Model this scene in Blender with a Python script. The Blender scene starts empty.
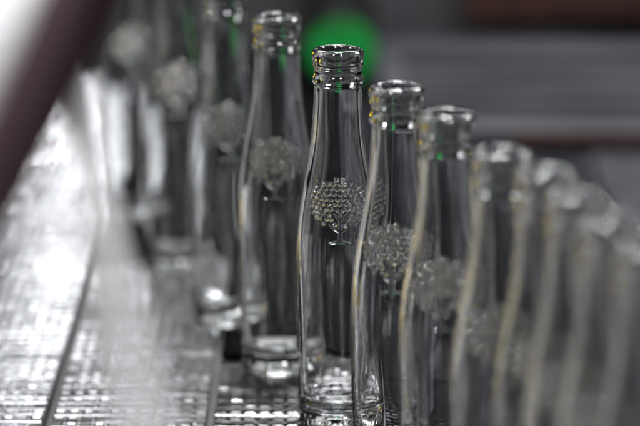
import bpy, math, random
import numpy as np
from mathutils import Vector, Matrix
random.seed(4); rng=np.random.RandomState(7)
sc=bpy.context.scene
sc.view_settings.view_transform='Standard'
sc.view_settings.look='None'
sc.view_settings.exposure=0
COL=sc.collection

# ------------------------------------------------------------ materials
def mat(name, color=(.5,.5,.5), rough=.5, metal=0, spec=.5, tint=None):
    m=bpy.data.materials.new(name); m.use_nodes=True
    nt=m.node_tree; b=nt.nodes['Principled BSDF']
    b.inputs['Base Color'].default_value=(*color,1)
    b.inputs['Roughness'].default_value=rough
    b.inputs['Metallic'].default_value=metal
    b.inputs['Specular IOR Level'].default_value=spec
    if tint is not None: b.inputs['Specular Tint'].default_value=(tint,tint,tint,1)
    return m,nt,b
def noise_bump(nt,b,scale=200,strength=.2,dist=.001,stretch=(1,1,1),detail=3):
    tc=nt.nodes.new('ShaderNodeTexCoord'); mp=nt.nodes.new('ShaderNodeMapping')
    mp.inputs['Scale'].default_value=stretch
    n=nt.nodes.new('ShaderNodeTexNoise'); n.inputs['Scale'].default_value=scale; n.inputs['Detail'].default_value=detail
    bp=nt.nodes.new('ShaderNodeBump'); bp.inputs['Strength'].default_value=strength; bp.inputs['Distance'].default_value=dist
    nt.links.new(tc.outputs['Object'],mp.inputs['Vector']); nt.links.new(mp.outputs[0],n.inputs['Vector'])
    nt.links.new(n.outputs['Fac'],bp.inputs['Height']); nt.links.new(bp.outputs[0],b.inputs['Normal'])
    return n,mp
def color_ramp(nt,b,src,c0,c1,p0=.35,p1=.65,sock='Base Color'):
    r=nt.nodes.new('ShaderNodeValToRGB')
    r.color_ramp.elements[0].position=p0; r.color_ramp.elements[1].position=p1
    r.color_ramp.elements[0].color=(*c0,1); r.color_ramp.elements[1].color=(*c1,1)
    nt.links.new(src.outputs['Fac'],r.inputs['Fac']); nt.links.new(r.outputs[0],b.inputs[sock])

glass,nt,b=mat('clear_glass',(.985,.99,.99),0.0)
b.inputs['Transmission Weight'].default_value=1.0
b.inputs['IOR'].default_value=1.52
noise_bump(nt,b,45,.03,.001,detail=1)

steel,nt,b=mat('lit_worn_steel',(.62,.62,.63),.17,1)  # left lanes: lighter steel stands in for the light they reflect
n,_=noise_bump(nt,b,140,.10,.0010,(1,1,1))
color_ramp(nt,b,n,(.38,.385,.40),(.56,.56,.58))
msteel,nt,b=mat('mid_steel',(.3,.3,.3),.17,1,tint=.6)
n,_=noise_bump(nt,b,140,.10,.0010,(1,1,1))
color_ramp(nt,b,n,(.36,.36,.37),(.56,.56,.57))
dsteel,nt,b=mat('shaded_steel_slat',(.06,.06,.06),.2,1,tint=.4)  # darker copy of the lane steel, shade put into the colour
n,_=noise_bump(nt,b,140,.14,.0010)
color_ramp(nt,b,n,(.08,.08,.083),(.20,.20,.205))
dslat,nt,b=mat('deep_shade_slat',(.03,.03,.03),.25,1,tint=.1)  # near-black copy of the lane steel, shade put into the colour
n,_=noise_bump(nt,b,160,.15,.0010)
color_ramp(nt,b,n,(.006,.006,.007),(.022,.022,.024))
darkm,nt,b=mat('black_plate',(.006,.006,.006),.7,0,0)
n,_=noise_bump(nt,b,60,.15,.0010)
color_ramp(nt,b,n,(.0012,.0012,.0015),(.0045,.0045,.005))
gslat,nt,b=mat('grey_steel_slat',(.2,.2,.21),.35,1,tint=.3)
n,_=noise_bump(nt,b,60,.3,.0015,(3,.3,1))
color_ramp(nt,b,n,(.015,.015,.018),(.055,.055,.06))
platem,nt,b=mat('ribbed_plate',(.12,.12,.13),.6,0,.1)
n,_=noise_bump(nt,b,22,.3,.0015,(.25,3,1))
color_ramp(nt,b,n,(.006,.006,.0075),(.056,.056,.063),.38,.62)
rail_m,nt,b=mat('brushed_rail',(.22,.22,.228),.5,0,.3); noise_bump(nt,b,60,.1,.001,(1,.1,1))
maroon,nt,b=mat('maroon_plastic',(.0065,.0004,.0015),.7,0,.02); noise_bump(nt,b,80,.1,.001)
whitep,nt,b=mat('pale_plastic',(.15,.15,.155),.6,0,.3); noise_bump(nt,b,80,.1,.001)
reflm,nt,b=mat('white_reflector',(.45,.45,.45),.35,0); noise_bump(nt,b,50,.1,.001)  # white of the added side panels
brown,nt,b=mat('brown_paint',(.03,.016,.014),.6,0,.1); n,_=noise_bump(nt,b,40,.2,.001); color_ramp(nt,b,n,(.010,.0040,.0032),(.022,.0095,.0075))
cab,nt,b=mat('grey_cabinet_paint',(.07,.07,.073),.6,0,.15); n,_=noise_bump(nt,b,12,.2,.001,(1,1,.2)); color_ramp(nt,b,n,(.011,.011,.0125),(.040,.040,.045))
frame_m,nt,b=mat('frame_steel',(.12,.12,.12),.5,1); noise_bump(nt,b,90,.2,.001)
concrete,nt,b=mat('floor_concrete',(.10,.10,.10),.7,0); n,_=noise_bump(nt,b,8,.3,.004); color_ramp(nt,b,n,(.01,.01,.01),(.02,.02,.02))
black,nt,b=mat('black_plastic',(.003,.003,.003),.6,0,.03); noise_bump(nt,b,80,.1,.001)
green,nt,b=mat('green_lens',(.001,.01,.002),.7,0,.05)
n,_=noise_bump(nt,b,30,.1,.001)
color_ramp(nt,b,n,(.001,.07,.01),(.008,.40,.065),.32,.68,'Emission Color'); b.inputs['Emission Strength'].default_value=.56

# ------------------------------------------------------------ bottle mesh
outer_pts=[(0,.0172),(.0012,.0186),(.003,.0195),(.006,.0200),(.010,.0201),(.019,.0204),(.045,.0214),(.070,.0220),(.085,.0220),(.096,.0216),
 (.104,.0210),(.112,.0201),(.120,.0190),(.1275,.0178),(.135,.0165),(.143,.0152),(.151,.0142),(.1585,.0134),(.168,.0127),(.177,.0122),(.1805,.0121)]
def pchip(pts,zs):
    z=np.array([p[0] for p in pts]); r=np.array([p[1] for p in pts])
    h=np.diff(z); d=np.diff(r)/h; m=np.zeros(len(z))
    m[0]=d[0]; m[-1]=d[-1]
    for i in range(1,len(z)-1):
        m[i]=(d[i-1]*h[i]+d[i]*h[i-1])/(h[i]+h[i-1])
    zs=np.clip(zs,z[0],z[-1]); k=np.clip(np.searchsorted(z,zs)-1,0,len(z)-2)
    t=(zs-z[k])/h[k]; t2=t*t; t3=t2*t
    return (2*t3-3*t2+1)*r[k]+(t3-2*t2+t)*h[k]*m[k]+(-2*t3+3*t2)*r[k+1]+(t3-t2)*h[k]*m[k+1]
prof=[]  # (r,z,kind) kind 0 outer, 1 inner
for r,z in [(0,.0055),(.004,.0053),(.008,.0045),(.0115,.0030),(.0140,.0014),(.0155,.0003),(.0165,.0)]: prof.append((r,z,0))
zs=list(np.linspace(.0006,.0193,27))+list(np.linspace(.020,.0965,36))+list(np.linspace(.098,.137,141))+list(np.linspace(.1385,.1800,25))
rs=pchip(outer_pts,np.array(zs))
for z,r in zip(zs,rs):
    r=float(r)-.00045*math.exp(-((z-.0125)/.0011)**2)+.00025*math.exp(-((z-.0155)/.0012)**2)
    prof.append((r,float(z),0))
lip=[(.0122,.1808),(.01245,.1813),(.0128,.1819),(.0131,.1827),(.0132,.1836),(.0132,.1846),(.0130,.1855),(.0127,.1862),(.0124,.1868),(.0122,.1876),
 (.0121,.1885),(.0122,.1894),(.0125,.1901),(.0129,.1906),(.0131,.1912),(.0131,.1918),(.0129,.1923),(.0128,.1927),
 (.0129,.1932),(.0131,.1938),(.0133,.1946),(.01345,.1955),(.0135,.1965),(.0134,.1975),(.0131,.1985),(.0126,.1992),(.0119,.1997),(.0112,.1998),(.0106,.1995),(.0101,.1989),(.0099,.1980),(.0098,.1970)]
for r,z in lip: prof.append((r,z,0))
in_pts=[(.011,.0110),(.0125,.0138),(.015,.0158),(.019,.0169),(.030,.0180),(.070,.0190),(.085,.0191),(.096,.0186),(.104,.0179),(.112,.0168),(.120,.0156),(.1275,.0144),(.135,.0131),
 (.143,.0119),(.151,.0110),(.1585,.0104),(.168,.0099),(.177,.0095),(.190,.0094),(.1965,.0098)]
zi=list(np.linspace(.196,.0207,110))+list(np.linspace(.0198,.0112,10))
ri=pchip(in_pts,np.array(zi))
for z,r in zip(zi,ri): prof.append((float(r),float(z),1))
for r,z in [(.0100,.0104),(.0085,.0101),(.0062,.0104),(.0035,.0112),(0,.0118)]: prof.append((r,z,1))
half=math.radians(54)
dense=np.linspace(-half,half,185)
ND=184
rest=np.linspace(half,2*math.pi-half,80)[1:-1]
ang=np.concatenate([dense,rest]); NC=len(ang)
# branches of the embossed tree (mm, centred on the crown)
segs=[((0,-17.5),(0,-8),1.4,1.1),((0,-8),(0,-2),1.0,.6),
  ((0,-12.5),(-2.6,-11),.9,.8),((-2.6,-11),(-5.2,-8.6),.8,.6),((0,-12.5),(2.6,-11),.9,.8),((2.6,-11),(5.2,-8.6),.8,.6),
  ((0,-7),(-3,-3),.7,.5),((0,-7),(3,-3),.7,.5),
  ((-5,-18.3),(-2.5,-17.7),.6,.8),((-2.5,-17.7),(2.5,-17.7),.8,.8),((2.5,-17.7),(5,-18.3),.8,.6)]
def sd(s,t):
    m=9
    for (ax,ay),(bx,by),_,_ in segs:
        dx,dy=bx-ax,by-ay; u=max(0,min(1,((s-ax)*dx+(t-ay)*dy)/(dx*dx+dy*dy)))
        m=min(m,math.hypot(s-ax-u*dx,t-ay-u*dy))
    return m
dots=[]
for j in range(-6,7):
    for i in range(-8,9):
        s=i*2.9+(1.45 if j%2 else 0)+random.uniform(-.3,.3); t=j*2.55+1.6+random.uniform(-.25,.25); r=random.uniform(1.05,1.28)
        if abs(s/16.2)**2.1+abs((t-1.5)/(13.0 if t>1.5 else 11.5))**2.1>1: continue
        if sd(s,t)<r+.05: continue
        dots.append((s,t,r))
def seg(S,T,a,b_,w0,w1):
    ax,ay=a; bx,by=b_; dx,dy=bx-ax,by-ay; L=dx*dx+dy*dy
    u=np.clip(((S-ax)*dx+(T-ay)*dy)/L,0,1); d=np.hypot(S-ax-u*dx,T-ay-u*dy); w=w0+(w1-w0)*u
    return np.clip(1-(d/w)**2,0,1)
def emboss(S,T):
    h=np.zeros_like(S)
    for (s,t,r) in dots:
        d2=((S-s)**2+(T-t)**2)/(r*r); h=np.maximum(h,r*np.clip(1-d2,0,1)**.85)
    for a,b_,w0,w1 in segs: h=np.maximum(h,.75*seg(S,T,a,b_,w0,w1))
    return h*.0009
NR=len(prof)
R=np.array([p[0] for p in prof]); Z=np.array([p[1] for p in prof]); K=np.array([p[2] for p in prof])
RR=np.repeat(R[:,None],NC,1); ZZ=np.repeat(Z[:,None],NC,1); AA=np.repeat(ang[None,:],NR,0)
idx=(K==0)&(Z>.0985)&(Z<.1368)
RR[idx]+=emboss(RR[idx]*AA[idx]*1000,(ZZ[idx]-.1203)*1000)
w=(K==1)&(Z>.02)&(R>.005)
q=np.clip((.18-Z)/.09,0,1); q=q*q*(3-2*q); q2=np.clip((Z-.02)/.03,0,1); q2=q2*q2*(3-2*q2)
amp=(.00030*q*q2)[:,None]
wob=np.sin(AA*2+ZZ*35)+.5*np.sin(AA*4-ZZ*40+1.2)+.35*np.sin(AA*7+ZZ*50+.5)
RR[w]+=(amp*wob)[w]
k=(K==0)&(Z>.0010)&(Z<.0060)&(R>.015)
RR[k]+=.00022*np.sin(AA[k]*40)
X=RR*np.sin(AA); Y=-RR*np.cos(AA)
verts=np.stack([X,Y,ZZ],-1).reshape(-1,3)
faces=[];ftag=[]
for i in range(NR-1):
    zc=(Z[i]+Z[i+1])/2; out=(K[i]==0 and K[i+1]==0)
    for j in range(NC):
        j2=(j+1)%NC
        f=(i*NC+j,i*NC+j2,(i+1)*NC+j2,(i+1)*NC+j)
        if i==0: f=(i*NC,(i+1)*NC+j2,(i+1)*NC+j)
        elif i==NR-2: f=(i*NC+j,i*NC+j2,(NR-1)*NC)
        faces.append(f)
        if zc>.1795: t='mouth'
        elif zc>.1375: t='neck'
        elif out and .0982<zc<.1375 and j<ND: t='emblem'
        else: t='body'
        ftag.append(t)
full=bpy.data.meshes.new('full'); full.from_pydata(verts.tolist(),[],faces); full.update()
for p in full.polygons: p.use_smooth=True
vn=[tuple(n.vector) for n in full.vertex_normals]
parts={}
for t in ['body','emblem','neck','mouth']:
    fs=[f for f,g in zip(faces,ftag) if g==t]
    used=sorted({v for f in fs for v in f}); mp={v:i for i,v in enumerate(used)}
    me=bpy.data.meshes.new('bottle_'+t)
    me.from_pydata([verts[v].tolist() for v in used],[],[tuple(mp[v] for v in f) for f in fs]); me.update()
    for p in me.polygons: p.use_smooth=True
    me.normals_split_custom_set_from_vertices([vn[v] for v in used])
    me.materials.append(glass); parts[t]=me
bpy.data.meshes.remove(full)

pos=[(.0092,0),(-.0234,.107),(-.0553,.214),(-.090,.350),(-.1276,.495),
     (.0368,-.106),(.058,-.175),(.0783,-.262),(.0943,-.303),(.1035,-.350),(.113,-.396),(.123,-.443),(.134,-.490)]
for i,(x,y) in enumerate(pos):
    e=bpy.data.objects.new('glass_bottle',None); COL.objects.link(e)
    e.empty_display_size=.02
    e.location=(x,y,.0012); e.rotation_euler=(0,0,math.radians(3 if i==0 else random.uniform(-8,10)))
    e['label']='empty clear glass bottle with embossed tree, on a conveyor'
    e['category']='bottle'; e['group']='empty glass bottles in a line on the conveyor'
    for t,nm in [('body','body'),('emblem','emblem'),('neck','neck'),('mouth','mouth')]:
        o=bpy.data.objects.new(nm,parts[t]); COL.objects.link(o); o.parent=e
        if t=='emblem': o['label']='embossed tree with dotted crown and branching trunk'

# ------------------------------------------------------------ helpers
def obj_from(name,V,F,m,smooth=False):
    me=bpy.data.meshes.new(name); me.from_pydata(V,[],F); me.update(); me.materials.append(m)
    if smooth:
        for p in me.polygons: p.use_smooth=True
    o=bpy.data.objects.new(name,me); COL.objects.link(o); return o
def bevel_box(sx,sy,sz,b):
    x,y=sx/2,sy/2
    V=[(-x,-y,-sz),(x,-y,-sz),(x,y,-sz),(-x,y,-sz),(-x,-y,-b),(x,-y,-b),(x,y,-b),(-x,y,-b),(-x+b*.3,-y+b*.3,-b*.3),(x-b*.3,-y+b*.3,-b*.3),(x-b*.3,y-b*.3,-b*.3),(-x+b*.3,y-b*.3,-b*.3),
       (-x+b,-y+b,0),(x-b,-y+b,0),(x-b,y-b,0),(-x+b,y-b,0)]
    F=[]
    for k in range(3):
        for i in range(4):
            j=(i+1)%4; F.append((k*4+i,k*4+j,k*4+4+j,k*4+4+i))
    F.append((12,13,14,15)); F.append((3,2,1,0))
    return np.array(V),F
def box(name,lo,hi,m,bev=.002):
    import bmesh
    bm=bmesh.new(); bmesh.ops.create_cube(bm,size=1)
    for v in bm.verts:
        v.co=Vector([lo[a]+(v.co[a]+.5)*(hi[a]-lo[a]) for a in range(3)])
    bmesh.ops.bevel(bm,geom=bm.edges[:],offset=bev,segments=2,affect='EDGES')
    me=bpy.data.meshes.new(name); bm.to_mesh(me); bm.free(); me.materials.append(m)
    o=bpy.data.objects.new(name,me); COL.objects.link(o); return o
def tube(name,p0,p1,r,m,n=24):
    p0=Vector(p0);p1=Vector(p1); d=(p1-p0); q=d.to_track_quat('Z','Y').to_matrix()
    V=[];F=[]
    prof=[(0,0),(r*.8,0),(r,r*.2),(r,d.length-r*.2),(r*.8,d.length),(0,d.length)]
    for rr,z in prof:
        for k in range(n):
            a=2*math.pi*k/n; V.append(tuple(p0+q@Vector((rr*math.cos(a),rr*math.sin(a),z))))
    for i in range(len(prof)-1):
        for k in range(n):
            F.append((i*n+k,i*n+(k+1)%n,(i+1)*n+(k+1)%n,(i+1)*n+k))
    return obj_from(name,V,F,m,True)
def par(o,e):
    o.parent=e; o.matrix_parent_inverse=Matrix.Translation(-e.location); return o

# ------------------------------------------------------------ conveyor
conv=bpy.data.objects.new('conveyor',None); conv.location=(0,0,-.1); COL.objects.link(conv)
conv['label']='multi-lane steel slat conveyor carrying the bottles'; conv['category']='conveyor'
def chain(xc,width,y0,y1,pitch,m,tilt,lbl,nf=11):
    V=[];F=[];nv=0
    plate,pf=bevel_box(width,pitch*.36,.0035,.0010)
    fw=width/nf
    fing,ff=bevel_box(fw*.93,pitch*.60,.0035,.0016)
    y=y0
    while y<y1:
        tx=rng.normal(0,tilt); ty=rng.normal(0,tilt*.6); dz=rng.normal(0,.00006)
        def add(T,fs,ox,oy,oz,tx,ty):
            nonlocal nv
            P=T.copy(); P[:,2]+=P[:,1]*tx+P[:,0]*ty+oz+dz; P[:,0]+=xc+ox; P[:,1]+=y+oy
            V.extend(P.tolist()); F.extend([tuple(a+nv for a in f) for f in fs]); nv+=len(P)
        add(plate,pf,0,0,-.0005,tx,ty)
        for k in range(nf):
            add(fing,ff,(k+.5)*fw-width/2,pitch*.5,rng.normal(0,.00004),tx+rng.normal(0,tilt*1.2),rng.normal(0,tilt))
        y+=pitch
    a=xc-width/2+.001; b_=xc+width/2-.001
    V.extend([(a,y0,-.0024),(b_,y0,-.0024),(b_,y1,-.0024),(a,y1,-.0024)]); F.append((nv,nv+1,nv+2,nv+3))
    o=obj_from('chain',V,F,m); o['label']=lbl
    return par(o,conv)
P=.0865
PT=.0120
for k in range(-5,6):
    xc=-.0145+k*P
    if k<-1: chain(xc,.0822,-.95,1.05,PT,steel,.022,'steel slat chain, lit tone in its colour')
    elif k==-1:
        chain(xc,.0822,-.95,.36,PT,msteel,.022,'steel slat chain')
        par(box('shade_plate',(xc-.042,.38,-.004),(xc+.042,1.18,.0005),darkm,.001),conv)  # added black sheet, stands in for shade on the far lane
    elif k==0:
        chain(xc,.0835,-.95,.125,PT,dsteel,.026,'steel slat chain under the bottles, shade in its colour')
        par(box('shade_plate',(xc-.042,.145,-.004),(xc+.042,1.18,.0005),darkm,.001),conv)  # added black sheet, darkens the lane seen through the bottles
    elif k<3: chain(xc,.0845,-.95,1.05,PT,dslat,.014,'slat chain coloured near black for shade')
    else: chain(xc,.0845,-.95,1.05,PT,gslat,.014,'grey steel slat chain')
bed=par(box('bed',(-.50,-.97,-.10),(.50,1.07,-.0055),frame_m,.003),conv)
par(box('transfer_plate',(.050,.77,.0035),(.49,1.185,.0075),platem,.0015),conv)
for yy in (.84,.93,1.04):
    par(box('wear_strip',(.07,yy,.0077),(.48,yy+.024,.012),darkm,.001),conv)
for sx in (-1,1):
    y=-.9
    x=.40*sx
    while y<(1.0 if sx<0 else .7):
        par(box('side_reflector',(min(x,x+.012*sx),y,.0),(max(x,x+.012*sx),y+.07,.075),reflm,.002),conv)  # added unseen white panels, mirrored as bright streaks in the glass
        y+=.26

# ------------------------------------------------------------ rails
e=bpy.data.objects.new('guide_rail',None); e.location=(-.05,-.4,0); COL.objects.link(e)
e['label']='grey steel guide rail slanting along the bottle line'; e['category']='guide rail'
par(tube('rail_bar',(-.012,-1.15,.250),(-.162,.25,.250),.0045,rail_m),e)
par(tube('rail_post',(-.52,.24,.2605),(-.10,.24,.2605),.005,frame_m),e)
e2=bpy.data.objects.new('guide_rail',None); e2.location=(-.08,-.7,0); COL.objects.link(e2)
e2['label']='dark red plastic guide strip on a pale steel carrier'; e2['category']='guide rail'
par(box('guide_strip',(-.088,-1.2,.289),(-.075,.9,.322),maroon),e2)
par(box('rail_carrier',(-.145,-1.2,.296),(-.091,.9,.314),whitep),e2)
par(tube('rail_post',(-.52,.85,.305),(-.1455,.85,.305),.008,frame_m),e2)
par(tube('rail_post',(-.52,.85,-.89),(-.52,.85,.32),.010,frame_m),e2)

# ------------------------------------------------------------ background
o=box('cross_beam',(.14,.71,.004),(.62,.72,.015),brown); o['label']='thin dark brown beam lying across the conveyor lanes'; o['category']='beam'
o=box('cross_beam',(.13,1.19,.026),(.75,1.215,.095),brown); o['label']='brown rusty beam behind the end of the conveyor'; o['category']='beam'
o=box('machine_cabinet',(-.9,1.22,-.88),(.9,1.6,.13),cab,.006); o['label']='dark grey painted machine housing at the conveyor end'; o['category']='machine'
lamp=bpy.data.objects.new('signal_lamp',None); lamp.location=(.0178,1.0,.012); COL.objects.link(lamp)
lamp['label']='glowing green round signal lamp on a black housing'; lamp['category']='signal lamp'
def dome(name,c,r,depth,m,n=32):
    V=[];F=[];K_=8
    for i in range(K_+1):
        a=i/K_*math.pi/2
        for k in range(n):
            t=2*math.pi*k/n; V.append((c[0]+r*math.cos(a)*math.cos(t),c[1]-depth*math.sin(a),c[2]+r*math.cos(a)*math.sin(t)))
    for i in range(K_):
        for k in range(n): F.append((i*n+k,i*n+(k+1)%n,(i+1)*n+(k+1)%n,(i+1)*n+k))
    return obj_from(name,V,F,m,True)
par(dome('lamp_lens',(.0178,.95,.038),.028,.012,green),lamp)
par(tube('lamp_housing',(.0178,.9505,.038),(.0178,1.218,.038),.0290,black),lamp)

g=obj_from('ground',[(-6,-6,-.9),(6,-6,-.9),(6,8,-.9),(-6,8,-.9)],[(0,1,2,3)],concrete); g['kind']='structure'

# ------------------------------------------------------------ light
w=bpy.data.worlds.new('World'); sc.world=w; w.use_nodes=True
w.node_tree.nodes['Background'].inputs[0].default_value=(.9,.95,1,1)
w.node_tree.nodes['Background'].inputs[1].default_value=.006
def area(name,loc,target,sx,sy,power,color=(1,1,1),spread=None):
    L=bpy.data.lights.new(name,'AREA'); L.shape='RECTANGLE'; L.size=sx; L.size_y=sy; L.energy=power; L.color=color
    if spread: L.spread=math.radians(spread)
    o=bpy.data.objects.new(name,L); COL.objects.link(o); o.location=loc
    o.rotation_euler=(Vector(target)-Vector(loc)).to_track_quat('-Z','Y').to_euler(); return o
area('added_light',(-.45,4.0,1.22),(-.3,.2,0),.25,.3,3.0,(.97,.98,1))  # added unseen lights, mirrored by the left lanes to brighten them
area('added_light',(-1.0,4.0,1.38),(-.3,.2,0),.35,.3,1.3,(.97,.98,1))
area('added_light',(-.95,4.0,.90),(-.3,.2,0),.35,.25,.28,(.97,.98,1))
area('added_light',(1.1,4.0,.9),(.3,.6,0),.6,.6,2,(.97,.98,1))  # added unseen light to lift the far right lanes
area('added_light',(.12,2.1,2.2),(0,0,.1),.7,.45,30,(.96,.98,1))  # added unseen panel to brighten beads, shoulders and lips
area('added_light',(.95,2.0,2.2),(0,0,.1),.2,1.1,32,(.96,.98,1))  # added unseen pair, splits the highlights to the sides of the necks
area('added_light',(-.85,2.0,2.2),(0,0,.1),.18,1.1,26,(.96,.98,1))
area('added_light',(-1.4,-.1,1.3),(0,0,.1),.09,.7,36,(1,1,1))  # added unseen side strips for highlights along the glass edges
area('added_light',(1.5,.5,1.1),(.1,-.1,.1),.09,.7,38,(.97,.98,1))
area('added_light',(.6,-1.9,1.9),(0,0,.1),.25,.22,52,(1,1,1))  # added unseen front pair for glints on the emblems
area('added_light',(-.7,-1.6,1.7),(0,0,.12),.22,.25,52,(1,1,1))
area('added_light',(.05,.4,1.7),(0,0,.12),.3,.3,56,(1,1,1))  # added unseen light overhead for more emblem glints
area('yellow_edge_light',(-1.0,1.5,.22),(0,0,.13),.055,.14,1.7,(1,.70,.0))  # added unseen light, makes the yellow lines on the left shoulders
area('green_glint_light',(.03,1.0,.34),(0,0,.12),.03,.03,.006,(.02,1,.2))  # added unseen light for faint green glints in the glass

# ------------------------------------------------------------ camera
cam=bpy.data.cameras.new('Camera'); co=bpy.data.objects.new('Camera',cam); COL.objects.link(co)
co.location=(0,-1.59,.47); co.rotation_euler=(math.radians(90-12.6),0,0)
cam.lens=177.2; cam.sensor_width=36; cam.clip_start=.02; cam.clip_end=60
cam.dof.use_dof=True; cam.dof.focus_distance=1.59; cam.dof.aperture_fstop=4.9
sc.camera=co
